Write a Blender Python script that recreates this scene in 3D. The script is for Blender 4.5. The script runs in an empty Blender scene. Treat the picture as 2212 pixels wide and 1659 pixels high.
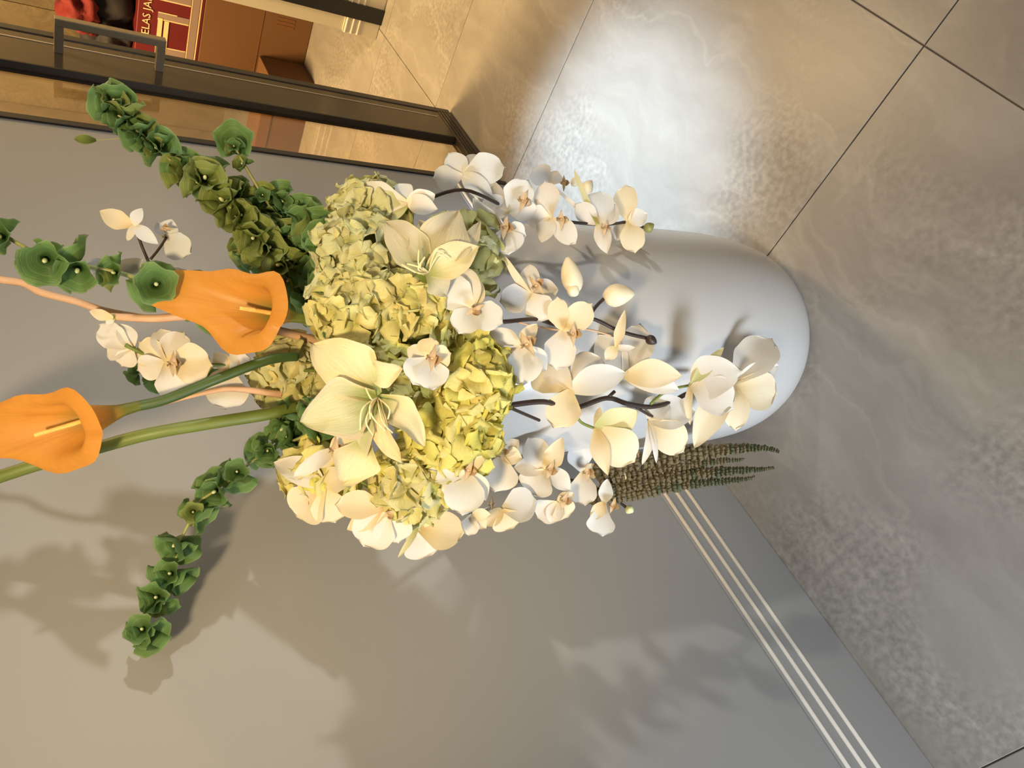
import bpy, bmesh, math, random
from mathutils import Vector, Matrix, noise
R = random.Random(7)
C = bpy.context.scene.collection
SC = bpy.context.scene

# ------------------------------------------------------------------ camera (phone held sideways, 1.55 m up)
H = 1.55; F = 1600.0
ROWX = Vector((0.69421547, 0.38732021, -0.60666954))
ROWY = Vector((0.71859794, -0.42098824, 0.55352136))
ROWZ = Vector((-0.04101073, -0.82021458, -0.57058406))
def c2w(u): return Vector((ROWX.dot(u), ROWY.dot(u), ROWZ.dot(u)))
EYE = Vector((0, 0, H))
PR = c2w(Vector((0, 1, 0)))      # photo right
PU = c2w(Vector((1, 0, 0)))      # photo up
FW = c2w(Vector((0, 0, 1)))
cam = bpy.data.objects.new('camera', bpy.data.cameras.new('camera'))
C.objects.link(cam); SC.camera = cam
cam.matrix_world = Matrix(((PR.x, PU.x, -FW.x, EYE.x), (PR.y, PU.y, -FW.y, EYE.y), (PR.z, PU.z, -FW.z, EYE.z), (0, 0, 0, 1)))
cam.data.sensor_fit = 'HORIZONTAL'; cam.data.sensor_width = 36; cam.data.lens = F / 2212 * 36
cam.data.clip_start = 0.02
# ------------------------------------------------------------------ world, lights, exposure
w = bpy.data.worlds.new('world'); SC.world = w; w.use_nodes = True
w.node_tree.nodes['Background'].inputs[0].default_value = (0.50, 0.46, 0.40, 1)
w.node_tree.nodes['Background'].inputs[1].default_value = 0.30
SC.view_settings.view_transform = 'Standard'; SC.view_settings.look = 'None'
SC.view_settings.exposure = 0.0; SC.view_settings.gamma = 1.0
def aim(o, to): o.rotation_euler = (Vector(to) - o.location).to_track_quat('-Z', 'Y').to_euler()
def area(name, loc, to, size, power, col, sy=None):
    l = bpy.data.lights.new(name, 'AREA'); l.energy = power; l.color = col; l.size = size
    if sy: l.shape = 'RECTANGLE'; l.size_y = sy
    o = bpy.data.objects.new(name, l); C.objects.link(o); o.location = loc; aim(o, to); return o
def spot(name, loc, to, ang, power, col, blend=.6, rad=.05):
    l = bpy.data.lights.new(name, 'SPOT'); l.energy = power; l.color = col
    l.spot_size = math.radians(ang); l.spot_blend = blend; l.shadow_soft_size = rad
    o = bpy.data.objects.new(name, l); C.objects.link(o); o.location = loc; aim(o, to); return o
wl = area('window_light', (-0.62, -1.9, 0.60), (-0.74, 0.9, 0.25), 0.4, 13, (0.78, 0.88, 1.0), 0.8); wl.data.spread = math.radians(60)
spot('warm_downlight', (-0.02, -0.50, 2.30), (-0.90, 0.74, 1.14), 52, 175, (1.0, 0.76, 0.43), 0.9, 0.10)
area('ceiling_fill', (0.4, 0.3, 2.7), (0.2, 0.5, 0), 1.2, 9, (1.0, 0.90, 0.76))  # added neutral fill, no known fixture; lifts what the downlight cone leaves dark
cl = area('corridor_light', (1.3, 2.2, 1.45), (-1.1, 0.6, 1.1), 0.09, 5.5, (0.95, 0.93, 0.88)); cl.data.spread = math.radians(75)
spot('floor_spot', (-0.50, 1.90, 2.5), (-0.80, 1.58, 0), 27, 760, (0.56, 0.78, 1.0), 1.0, 0.05)
area('far_room_light', (-2.2, 3.1, 2.5), (-2.0, 4.0, 0.4), 0.7, 140, (1.0, 0.66, 0.27))
area('far_corridor_light', (-0.6, 2.9, 2.6), (-1.0, 3.0, 0.0), 0.3, 38, (1.0, 0.68, 0.32))

# ------------------------------------------------------------------ helpers
def ray(x, y): return c2w(Vector((829.5 - y, x - 1106, F)))
def at(x, y, d): return EYE + ray(x, y) * (d / F)       # a point at real distance d (m) in front of the lens
ORG = {}
def link(o, parent, org):
    C.objects.link(o); org = Vector(org); ORG[o.name] = org
    if parent: o.parent = parent; o.location = org - ORG[parent.name]
    else: o.location = org
    return o
def meshobj(name, V, Fc, mat, parent=None, org=None, smooth=True, uv=None):
    if org is None:
        org = sum((Vector(v) for v in V), Vector()) / len(V)
    org = Vector(org)
    me = bpy.data.meshes.new(name); me.from_pydata([tuple(Vector(v) - org) for v in V], [], Fc); me.update()
    if smooth: me.polygons.foreach_set('use_smooth', [True] * len(me.polygons))
    if uv:
        ul = me.uv_layers.new(name='UVMap')
        for lp in me.loops: ul.data[lp.index].uv = uv[lp.vertex_index]
    me.materials.append(mat)
    return link(bpy.data.objects.new(name, me), parent, org)
def tag(o, label=None, cat=None, group=None, kind=None):
    if label: o['label'] = label
    if cat: o['category'] = cat
    if group: o['group'] = group
    if kind: o['kind'] = kind
    return o
def thing(name, loc, label, cat, group=None):
    o = bpy.data.objects.new(name, None); o.empty_display_size = .03
    link(o, None, loc); return tag(o, label, cat, group)
def box(name, x0, x1, y0, y1, z0, z1, mat, parent=None, bev=0.0, smooth=False):
    bm = bmesh.new(); bmesh.ops.create_cube(bm, size=1)
    for v in bm.verts: v.co = Vector(((x1 - x0) * v.co.x, (y1 - y0) * v.co.y, (z1 - z0) * v.co.z))
    if bev: bmesh.ops.bevel(bm, geom=bm.edges[:], offset=bev, segments=2, affect='EDGES', profile=.5)
    me = bpy.data.meshes.new(name); bm.to_mesh(me); bm.free(); me.materials.append(mat)
    return link(bpy.data.objects.new(name, me), parent, ((x0 + x1) / 2, (y0 + y1) / 2, (z0 + z1) / 2))
def smoothpath(P, n=6):
    P = [Vector(p) for p in P]
    if len(P) < 3: return P
    out = []
    for i in range(len(P) - 1):
        p0 = P[max(i - 1, 0)]; p1 = P[i]; p2 = P[i + 1]; p3 = P[min(i + 2, len(P) - 1)]
        for k in range(n):
            t = k / n
            out.append(.5 * ((2 * p1) + (p2 - p0) * t + (2 * p0 - 5 * p1 + 4 * p2 - p3) * t * t + (3 * p1 - p0 - 3 * p2 + p3) * t ** 3))
    out.append(P[-1]); return out
def tube(name, P, rad, mat, parent=None, sides=8, sm=6, org=None):
    P = smoothpath(P, sm); V = []; Fc = []; n = len(P); ref = Vector((.31, .2, .93)).normalized()
    for i, p in enumerate(P):
        t = (P[min(i + 1, n - 1)] - P[max(i - 1, 0)]).normalized()
        a = t.cross(ref).normalized(); b = t.cross(a)
        r = rad(i / (n - 1)) if callable(rad) else rad
        for k in range(sides):
            f = 2 * math.pi * k / sides; V.append(p + (a * math.cos(f) + b * math.sin(f)) * r)
    for i in range(n - 1):
        for k in range(sides):
            j = (k + 1) % sides; Fc.append((i * sides + k, i * sides + j, (i + 1) * sides + j, (i + 1) * sides + k))
    Fc.append(tuple(range(sides))[::-1]); Fc.append(tuple((n - 1) * sides + k for k in range(sides)))
    return meshobj(name, V, Fc, mat, parent, org if org is not None else P[0])

# ------------------------------------------------------------------ materials
def newmat(name):
    m = bpy.data.materials.new(name); m.use_nodes = True; return m, m.node_tree.nodes, m.node_tree.links
def plain(name, col, rough=.6, metal=0.0, spec=.5, bump=0, scale=60, var=0.0):
    m, N, L = newmat(name); b = N['Principled BSDF']
    b.inputs['Base Color'].default_value = (*col, 1); b.inputs['Roughness'].default_value = rough
    b.inputs['Metallic'].default_value = metal; b.inputs['Specular IOR Level'].default_value = spec
    tc = N.new('ShaderNodeTexCoord'); nz = N.new('ShaderNodeTexNoise'); nz.inputs['Scale'].default_value = scale
    nz.inputs['Detail'].default_value = 4; L.new(tc.outputs['Object'], nz.inputs['Vector'])
    if var:
        mx = N.new('ShaderNodeMix'); mx.data_type = 'RGBA'; L.new(nz.outputs['Fac'], mx.inputs[0])
        mx.inputs[6].default_value = (*[c * (1 - var) for c in col], 1); mx.inputs[7].default_value = (*[min(1, c * (1 + var)) for c in col], 1)
        L.new(mx.outputs[2], b.inputs['Base Color'])
    if bump:
        bp = N.new('ShaderNodeBump'); bp.inputs['Strength'].default_value = bump; bp.inputs['Distance'].default_value = .002
        L.new(nz.outputs['Fac'], bp.inputs['Height']); L.new(bp.outputs[0], b.inputs['Normal'])
    return m
def petalmat(name, tip, base, edge=None, trans=.3, vein=.35, rough=.55, basef=(0.0, .55), blotch=None):
    """fabric / living petal: colour runs from base to tip along the petal, fine lengthwise veins, light passes through"""
    m, N, L = newmat(name); b = N['Principled BSDF']
    uv = N.new('ShaderNodeUVMap'); uv.uv_map = 'UVMap'
    sp = N.new('ShaderNodeSeparateXYZ'); L.new(uv.outputs[0], sp.inputs[0])
    mr = N.new('ShaderNodeMapRange'); mr.inputs[1].default_value = basef[0]; mr.inputs[2].default_value = basef[1]; mr.interpolation_type = 'SMOOTHSTEP'
    L.new(sp.outputs[0], mr.inputs[0])
    mx = N.new('ShaderNodeMix'); mx.data_type = 'RGBA'; mx.inputs[6].default_value = (*base, 1); mx.inputs[7].default_value = (*tip, 1)
    L.new(mr.outputs[0], mx.inputs[0]); col = mx.outputs[2]
    if edge:
        ab = N.new('ShaderNodeMath'); ab.operation = 'ABSOLUTE'; L.new(sp.outputs[1], ab.inputs[0])
        m2 = N.new('ShaderNodeMapRange'); m2.inputs[1].default_value = .78; m2.inputs[2].default_value = 1.0; L.new(ab.outputs[0], m2.inputs[0])
        m2.inputs[4].default_value = .8
        mx2 = N.new('ShaderNodeMix'); mx2.data_type = 'RGBA'; L.new(m2.outputs[0], mx2.inputs[0]); L.new(col, mx2.inputs[6]); mx2.inputs[7].default_value = (*edge, 1); col = mx2.outputs[2]
    if blotch:
        tc = N.new('ShaderNodeTexCoord'); nb = N.new('ShaderNodeTexNoise'); nb.inputs['Scale'].default_value = 26; nb.inputs['Detail'].default_value = 2
        L.new(tc.outputs['Object'], nb.inputs['Vector'])
        oi = N.new('ShaderNodeObjectInfo'); ad = N.new('ShaderNodeMath'); ad.operation = 'MULTIPLY_ADD'; L.new(oi.outputs['Random'], ad.inputs[0]); ad.inputs[1].default_value = .5; L.new(nb.outputs['Fac'], ad.inputs[2])
        m4 = N.new('ShaderNodeMapRange'); m4.inputs[1].default_value = .45; m4.inputs[2].default_value = 1.0; L.new(ad.outputs[0], m4.inputs[0])
        mx4 = N.new('ShaderNodeMix'); mx4.data_type = 'RGBA'; L.new(m4.outputs[0], mx4.inputs[0]); L.new(col, mx4.inputs[6]); mx4.inputs[7].default_value = (*blotch, 1); col = mx4.outputs[2]
    mp = N.new('ShaderNodeMapping'); mp.inputs['Scale'].default_value = (1.3, 9, 1); L.new(uv.outputs[0], mp.inputs[0])
    nz = N.new('ShaderNodeTexNoise'); nz.inputs['Scale'].default_value = 3.2; nz.inputs['Detail'].default_value = 3; L.new(mp.outputs[0], nz.inputs['Vector'])
    m3 = N.new('ShaderNodeMapRange'); m3.inputs[1].default_value = .3; m3.inputs[2].default_value = .7; m3.inputs[3].default_value = 1 - vein * .35; m3.inputs[4].default_value = 1.0
    L.new(nz.outputs['Fac'], m3.inputs[0])
    vm = N.new('ShaderNodeVectorMath'); vm.operation = 'SCALE'; L.new(col, vm.inputs[0]); L.new(m3.outputs[0], vm.inputs['Scale']); col = vm.outputs[0]
    L.new(col, b.inputs['Base Color']); b.inputs['Roughness'].default_value = rough; b.inputs['Specular IOR Level'].default_value = .25
    bp = N.new('ShaderNodeBump'); bp.inputs['Strength'].default_value = vein; bp.inputs['Distance'].default_value = .0015
    L.new(nz.outputs['Fac'], bp.inputs['Height']); L.new(bp.outputs[0], b.inputs['Normal'])
    tr = N.new('ShaderNodeBsdfTranslucent'); L.new(col, tr.inputs[0]); ms = N.new('ShaderNodeMixShader'); ms.inputs[0].default_value = trans
    L.new(b.outputs[0], ms.inputs[1]); L.new(tr.outputs[0], ms.inputs[2]); L.new(ms.outputs[0], N['Material Output'].inputs[0])
    return m
def stone(name, c0, c1, c2, rough):
    m, N, L = newmat(name); b = N['Principled BSDF']
    g = N.new('ShaderNodeNewGeometry'); oi = N.new('ShaderNodeObjectInfo')
    cb = N.new('ShaderNodeCombineXYZ'); sc = N.new('ShaderNodeMath'); sc.operation = 'MULTIPLY'; sc.inputs[1].default_value = 37.0
    L.new(oi.outputs['Random'], sc.inputs[0]); L.new(sc.outputs[0], cb.inputs[2]); L.new(sc.outputs[0], cb.inputs[0])
    ad = N.new('ShaderNodeVectorMath'); ad.operation = 'ADD'; L.new(g.outputs['Position'], ad.inputs[0]); L.new(cb.outputs[0], ad.inputs[1])
    # warp
    wn = N.new('ShaderNodeTexNoise'); wn.inputs['Scale'].default_value = 1.6; wn.inputs['Detail'].default_value = 5; L.new(ad.outputs[0], wn.inputs['Vector'])
    wa = N.new('ShaderNodeVectorMath'); wa.operation = 'SCALE'; wa.inputs['Scale'].default_value = .55; L.new(wn.outputs['Color'], wa.inputs[0])
    w2 = N.new('ShaderNodeVectorMath'); w2.operation = 'ADD'; L.new(ad.outputs[0], w2.inputs[0]); L.new(wa.outputs[0], w2.inputs[1])
    mp = N.new('ShaderNodeMapping'); mp.inputs['Rotation'].default_value = (0, 0, math.radians(-30)); mp.inputs['Scale'].default_value = (3.2, .9, 1); L.new(w2.outputs[0], mp.inputs[0])
    n1 = N.new('ShaderNodeTexNoise'); n1.inputs['Scale'].default_value = 1.9; n1.inputs['Detail'].default_value = 9; n1.inputs['Roughness'].default_value = .62; L.new(mp.outputs[0], n1.inputs['Vector'])
    cr = N.new('ShaderNodeValToRGB'); e = cr.color_ramp.elements
    e[0].position = .30; e[0].color = (*c0, 1); e[1].position = .68; e[1].color = (*c2, 1); k = e.new(.5); k.color = (*c1, 1)
    L.new(n1.outputs['Fac'], cr.inputs[0])
    # vein lines: |noise-.5| small
    n2 = N.new('ShaderNodeTexNoise'); n2.inputs['Scale'].default_value = 1.1; n2.inputs['Detail'].default_value = 5; L.new(mp.outputs[0], n2.inputs['Vector'])
    sb = N.new('ShaderNodeMath'); sb.operation = 'SUBTRACT'; sb.inputs[1].default_value = .5; L.new(n2.outputs['Fac'], sb.inputs[0])
    aa = N.new('ShaderNodeMath'); aa.operation = 'ABSOLUTE'; L.new(sb.outputs[0], aa.inputs[0])
    mr = N.new('ShaderNodeMapRange'); mr.inputs[1].default_value = 0; mr.inputs[2].default_value = .022; mr.inputs[3].default_value = .22; mr.inputs[4].default_value = 0; L.new(aa.outputs[0], mr.inputs[0])
    mx = N.new('ShaderNodeMix'); mx.data_type = 'RGBA'; L.new(mr.outputs[0], mx.inputs[0]); L.new(cr.outputs[0], mx.inputs[6]); mx.inputs[7].default_value = (c2[0] * 1.35, c2[1] * 1.33, c2[2] * 1.3, 1)
    # pitting speckle inside patches
    n3 = N.new('ShaderNodeTexNoise'); n3.inputs['Scale'].default_value = 62; n3.inputs['Detail'].default_value = 3; L.new(g.outputs['Position'], n3.inputs['Vector'])
    n4 = N.new('ShaderNodeTexNoise'); n4.inputs['Scale'].default_value = 2.3; n4.inputs['Detail'].default_value = 2; L.new(ad.outputs[0], n4.inputs['Vector'])
    m4 = N.new('ShaderNodeMapRange'); m4.inputs[1].default_value = .47; m4.inputs[2].default_value = .62; L.new(n4.outputs['Fac'], m4.inputs[0])
    m5 = N.new('ShaderNodeMapRange'); m5.inputs[1].default_value = .35; m5.inputs[2].default_value = .65; m5.inputs[3].default_value = -.17; m5.inputs[4].default_value = .17; L.new(n3.outputs['Fac'], m5.inputs[0])
    mm = N.new('ShaderNodeMath'); mm.operation = 'MULTIPLY_ADD'; L.new(m4.outputs[0], mm.inputs[0]); L.new(m5.outputs[0], mm.inputs[1]); mm.inputs[2].default_value = 1.0
    vs = N.new('ShaderNodeVectorMath'); vs.operation = 'SCALE'; L.new(mx.outputs[2], vs.inputs[0]); L.new(mm.outputs[0], vs.inputs['Scale'])
    L.new(vs.outputs[0], b.inputs['Base Color'])
    b.inputs['Roughness'].default_value = rough
    bp = N.new('ShaderNodeBump'); bp.inputs['Strength'].default_value = .12; bp.inputs['Distance'].default_value = .002; L.new(n3.outputs['Fac'], bp.inputs['Height']); L.new(bp.outputs[0], b.inputs['Normal'])
    return m
M = {}
M['tile'] = stone('stone_tile', (.25, .225, .195), (.305, .275, .24), (.36, .33, .29), .36)
M['marble'] = stone('brown_marble', (.16, .115, .06), (.24, .18, .10), (.30, .23, .13), .4)
M['grout'] = plain('grout', (.17, .135, .10), .9)
M['wall'] = plain('wall_paint', (.295, .29, .277), .62, bump=.05, scale=300)
M['bead'] = plain('satin_bead', (.80, .74, .64), .38)
M['cream'] = plain('cream_wall', (.66, .58, .42), .6)
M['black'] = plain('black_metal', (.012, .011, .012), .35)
M['bronze'] = plain('bronze_metal', (.085, .068, .048), .16, metal=.55, var=.15, scale=3)
M['steel'] = plain('brushed_bronze', (.32, .27, .19), .3, metal=.8)
M['line'] = plain('light_reflection', (.45, .40, .36), .3, metal=.6)  # colour of the reflection line built onto the stile
M['dark_reflection'] = plain('dark_reflection_strip', (.02, .015, .01), .6)  # colour of the dark reflection strip built onto the stile
M['vase'] = plain('glazed_ceramic', (.43, .418, .40), .24, spec=.5)
M['card'] = plain('cardboard', (.145, .064, .022), .8, bump=.15, scale=90, var=.08)
M['cardd'] = plain('cardboard_edge', (.17, .065, .02), .85)
M['red'] = plain('red_print', (.12, .007, .008), .5, var=.1, scale=8)
M['redcloth'] = plain('red_cloth', (.15, .009, .007), .8, bump=.4, scale=40)
M['darkcloth'] = plain('black_cloth', (.016, .012, .016), .8, bump=.4, scale=40)
M['print'] = plain('cream_print', (.72, .52, .28), .6)
M['mauve'] = plain('mauve_print', (.26, .18, .15), .6)
m, N, L = newmat('tinted_glass'); b = N['Principled BSDF']
b.inputs['Base Color'].default_value = (.86, .80, .70, 1); b.inputs['Roughness'].default_value = .02; b.inputs['Transmission Weight'].default_value = 1; b.inputs['IOR'].default_value = 1.45
M['glass'] = m
M['orchid'] = petalmat('orchid_petal', (.74, .70, .63), (.78, .66, .44), trans=.28, vein=.18, basef=(0, .35))
M['orchidw'] = petalmat('orchid_petal_warm', (.80, .70, .50), (.78, .62, .34), trans=.3, vein=.2, basef=(0, .6))
M['orchidg'] = petalmat('orchid_petal_shaded', (.66, .67, .67), (.74, .68, .56), trans=.25, vein=.15, basef=(0, .4))  # greyer copy of the white petal, shade and cool light put into the colour
M['orchids'] = petalmat('orchid_sepal_green', (.72, .68, .40), (.50, .50, .20), trans=.3, vein=.3, basef=(0, .7))
M['lip'] = petalmat('orchid_lip', (.86, .64, .38), (.46, .21, .08), trans=.2, vein=.7, basef=(.05, .8))
M['lily'] = petalmat('lily_petal', (.88, .78, .48), (.42, .46, .14), edge=(.90, .74, .46), trans=.28, vein=.55, basef=(0, .42))
M['lilyg'] = petalmat('lily_petal_green', (.66, .66, .42), (.36, .42, .12), edge=(.88, .66, .48), trans=.28, vein=.55, basef=(0, .5))
M['lilys'] = petalmat('lily_petal_shaded', (.66, .60, .44), (.36, .38, .16), edge=(.7, .62, .4), trans=.28, vein=.55, basef=(0, .6))  # darker copy of the lily petal, right-side shade put into the colour
M['hydc'] = petalmat('hydrangea_cream', (.90, .76, .32), (.70, .60, .14), trans=.3, vein=.7, basef=(0, .5), blotch=(.80, .78, .34))
M['hydl'] = petalmat('hydrangea_lime', (.82, .78, .17), (.56, .58, .07), trans=.3, vein=.7, basef=(0, .6), blotch=(.90, .80, .32))
M['hydp'] = petalmat('hydrangea_pale_green', (.76, .76, .38), (.54, .56, .18), trans=.3, vein=.7, basef=(0, .6), blotch=(.80, .76, .44))
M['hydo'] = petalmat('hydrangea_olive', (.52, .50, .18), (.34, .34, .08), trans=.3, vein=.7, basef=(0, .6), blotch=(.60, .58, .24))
M['core'] = plain('flower_core', (.10, .11, .03), .8)
M['eye'] = plain('floret_eye', (.34, .33, .10), .7)
M['bell'] = petalmat('bell_green', (.19, .34, .11), (.08, .16, .04), edge=(.38, .52, .24), trans=.40, vein=.9, basef=(0, .8), rough=.35)
M['belly'] = petalmat('bell_yellow_green', (.32, .38, .10), (.10, .15, .03), edge=(.42, .46, .19), trans=.35, vein=.9, basef=(0, .8), rough=.35)
M['nut'] = plain('bell_floret', (.58, .60, .32), .5)
M['gstem'] = plain('green_stem', (.13, .17, .03), .5, var=.3, scale=14)
M['dstem'] = plain('dark_green_stem', (.05, .085, .015), .45, var=.3, scale=14)
M['ystem'] = plain('yellow_green_stem', (.30, .30, .10), .55, var=.2, scale=20)
M['bstem'] = plain('dark_brown_stem', (.028, .016, .012), .5)
M['twig'] = plain('pinkish_twig', (.55, .33, .19), .6, var=.25, scale=22)
M['stamen'] = plain('stamen', (.80, .68, .38), .5)
M['calla'] = petalmat('calla_spathe', (.70, .30, .05), (.16, .18, .03), trans=.30, vein=.25, rough=.4, basef=(.20, .58))
M['spadix'] = plain('spadix', (.85, .50, .12), .6, bump=.5, scale=400)
M['amar'] = plain('amaranth_seed', (.15, .12, .058), .8, var=.4, scale=180, bump=.6)
M['amarg'] = plain('amaranth_tip', (.085, .095, .045), .8, var=.4, scale=180, bump=.6)
M['bud'] = plain('orchid_bud', (.70, .62, .44), .55, var=.12, scale=40)
M['gbud'] = plain('green_bud', (.20, .20, .05), .5)

# ------------------------------------------------------------------ the room
WX = -1.14
wall = box('wall_left', WX - .14, WX, -1.9, 2.03, 0, 2.75, M['wall']); tag(wall, kind='structure')
bb = box('baseboard_left', WX, WX + .004, -1.9, 2.012, 0.002, .238, M['wall'], bev=.0015); tag(bb, kind='structure')
for z in (.150, .187, .226):
    n = 26; V = []; Fc = []
    tube('trim_bead', [(WX + .004, -1.9, z), (WX + .004, 2.012, z)], .0052, M['bead'], bb, sides=10)
trim = box('trim_1', WX - .142, WX + .006, 2.012, 2.034, 0, 2.75, M['black']); tag(trim, kind='structure')
floor = box('floor', -5.2, 1.9, -2.2, 6.8, -.06, -.0035, M['grout']); tag(floor, kind='structure')
XS = [-5.0, -3.38, -2.29, -1.20, -.11, .98, 1.85]
YS = [-2.1, -1.21, -.125, .96, 2.0, 2.68, 3.33, 4.42, 5.5, 6.6]
bm0 = {}
for i in range(len(XS) - 1):
    for j in range(len(YS) - 1):
        g = .0013
        box('tile', XS[i] + g, XS[i + 1] - g, YS[j] + g, YS[j + 1] - g, -.0035, 0, M['tile'], floor, bev=.0012)
wb = box('wall_back', -1.245, 1.9, 3.41, 3.55, 0, 2.75, M['cream']); tag(wb, kind='structure')
bb2 = box('baseboard_back', -1.252, 1.9, 3.404, 3.41, 0.002, .172, M['cream'], bev=.001); tag(bb2, kind='structure')
for z in (.100, .130, .160):
    tube('trim_bead', [(-1.252, 3.404, z), (1.9, 3.404, z)], .005, M['bead'], bb2, sides=8)
j = box('trim_2', -1.180, -1.113, 3.392, 3.412, 0, 2.75, M['black']); tag(j, kind='structure')
wf = box('wall_far', -5.2, -1.0, 5.7, 5.8, 0, 2.75, M['marble']); tag(wf, kind='structure')
for k in range(6):
    box('marble_panel', -5.2 + k * .7 + .003, -4.5 + k * .7 - .003, 5.688, 5.7, .0, 2.7, M['marble'], wf)
wfl = box('wall_far_left', -5.3, -5.2, 2.2, 5.8, 0, 2.75, M['cream']); tag(wfl, kind='structure')

# glass door leaf, just behind the wall face
DX = WX - .006
door = thing('door_1', (DX - .02, 2.3, 0), 'tinted glass door leaf with wide dark bronze stile beside the grey wall', 'door')
door['kind'] = 'structure'; del door['label']; del door['category']
gl = box('glass_pane', DX - .026, DX - .018, 2.034, 2.34, .075, 2.45, M['glass'], door)
st = box('door_stile', DX - .04, DX, 2.335, 2.522, .012, 2.5, M['bronze'], door, bev=.001)
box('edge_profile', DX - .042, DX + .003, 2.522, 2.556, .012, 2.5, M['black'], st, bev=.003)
box('light_reflection', DX - .001, DX + .0015, 2.478, 2.484, .09, 2.45, M['line'], st)  # raised strip standing in for a bright reflection along the stile
box('dark_reflection', DX - .03, DX + .0015, 2.330, 2.3365, .08, 2.5, M['dark_reflection'], st)  # dark strip standing in for a reflection line next to the pane
rl = box('bottom_rail', DX - .04, DX + .002, 2.034, 2.53, .012, .074, M['bronze'], door, bev=.001)
for z in (.03, .045, .06): box('rail_groove', DX + .0015, DX + .004, 2.034, 2.53, z, z + .003, M['black'], rl)
hd = thing('door_handle', (DX, 2.44, 1.23), 'x', 'x'); del hd['label']; del hd['category']
bpy.data.objects.remove(hd)
hb = box('door_handle', DX + .078, DX + .100, 2.428, 2.455, 1.085, 1.375, M['steel'], door, bev=.002)
for z in (1.085, 1.352): box('handle_standoff', DX, DX + .08, 2.430, 2.453, z, z + .023, M['steel'], hb, bev=.001)

# boxes and bags in the far room
cb = thing('cardboard_box', (-1.95, 4.45, 0), 'large brown cardboard box on the floor under the red printed carton', 'box')
box('carton_body', -2.02, -1.535, 4.25, 4.72, 0.001, .572, M['card'], cb, bev=.004)
box('tape_strip', -2.02, -1.535, 4.2475, 4.2495, .27, .276, M['cardd'], cb)
for xx in (-1.62, -1.60, -1.58): box('print_mark', xx, xx + .012, 4.2478, 4.2494, .10, .20, M['cardd'], cb)
cs = thing('low_cardboard_box', (-2.0, 4.12, 0), 'low shaded cardboard box on the floor, partly seen through the door glass', 'box')
box('carton_body', -2.62, -1.80, 4.02, 4.243, 0.001, .26, M['card'], cs, bev=.003)
box('box_flap', -2.62, -1.80, 4.015, 4.02, .2, .262, M['cardd'], cs)
rc = thing('red_carton', (-1.95, 4.45, .573), 'red printed carton with cream lettering on top of the cardboard box', 'box')
box('carton_body', -2.00, -1.54, 4.252, 4.70, .573, .885, M['red'], rc, bev=.004)
def pr(name, x0, x1, z0, z1, m, par=rc, y=4.2515, t=.002): return box(name, x0, x1, y - t, y, z0, z1, m, par)
pr('printed_border', -1.99, -1.545, .588, .594, M['print']); pr('printed_band', -1.99, -1.56, .597, .630, M['mauve'])
pr('printed_border', -1.99, -1.56, .632, .637, M['print'])
pr('printed_band', -1.62, -1.56, .64, .79, M['mauve']); pr('printed_border', -1.626, -1.62, .64, .79, M['print'])
pr('printed_band', -1.72, -1.69, .64, .79, M['mauve']); pr('printed_border', -1.726, -1.72, .64, .79, M['print']); pr('printed_border', -1.69, -1.685, .70, .79, M['print'])
pr('printed_band', -1.93, -1.87, .64, .79, M['mauve']); pr('printed_border', -1.87, -1.865, .64, .79, M['print'])
pr('printed_stick', -1.88, -1.725, .735, .757, M['print'], y=4.249); pr('printed_stick', -1.865, -1.715, .766, .788, M['print'], y=4.249)
def text(s, size, loc, mat, parent, name='lettering'):
    cu = bpy.data.curves.new('t', 'FONT'); cu.body = s; cu.size = size; cu.extrude = .001; cu.resolution_u = 2
    to = bpy.data.objects.new('t', cu); C.objects.link(to); bpy.context.view_layer.update()
    me = bpy.data.meshes.new_from_object(to.evaluated_get(bpy.context.evaluated_depsgraph_get()))
    bpy.data.objects.remove(to); me.materials.clear(); me.materials.append(mat)
    o = bpy.data.objects.new(name, me); link(o, parent, loc); o.rotation_euler = (math.pi / 2, 0, 0); return o
text('ELAS JAHR', .052, (-1.815, 4.248, .825), M['print'], rc)
def blob(name, c, rad, mat, seed, parent=None, amp=.25, sub=4):
    bm = bmesh.new(); bmesh.ops.create_icosphere(bm, subdivisions=sub, radius=1); c = Vector(c)
    V = [];
    for v in bm.verts:
        n = noise.noise(v.co * 1.7 + Vector((seed, 0, 0))) * amp + noise.noise(v.co * 4.5 + Vector((0, seed, 0))) * amp * .4
        q = v.co * (1 + n); V.append(c + Vector((q.x * rad[0], q.y * rad[1], max(q.z, -.85) * rad[2])))
    Fc = [[v.index for v in f.verts] for f in bm.faces]; bm.free()
    return meshobj(name, V, Fc, mat, parent, c)
tag(blob('black_bag', (-1.72, 4.45, 1.035), (.22, .17, .175), M['darkcloth'], 3), 'black cloth bag lying on the red printed carton', 'bag')
tag(blob('red_jacket', (-1.78, 4.34, 1.13), (.12, .13, .10), M['redcloth'], 9, amp=.5), 'crumpled red cloth over the black bag', 'cloth')
tag(blob('folded_dark_cloth', (-1.92, 4.42, 1.0), (.15, .17, .125), M['darkcloth'], 14, amp=.4), 'dark folded cloth on the carton, seen behind the door handle', 'cloth')

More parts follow.
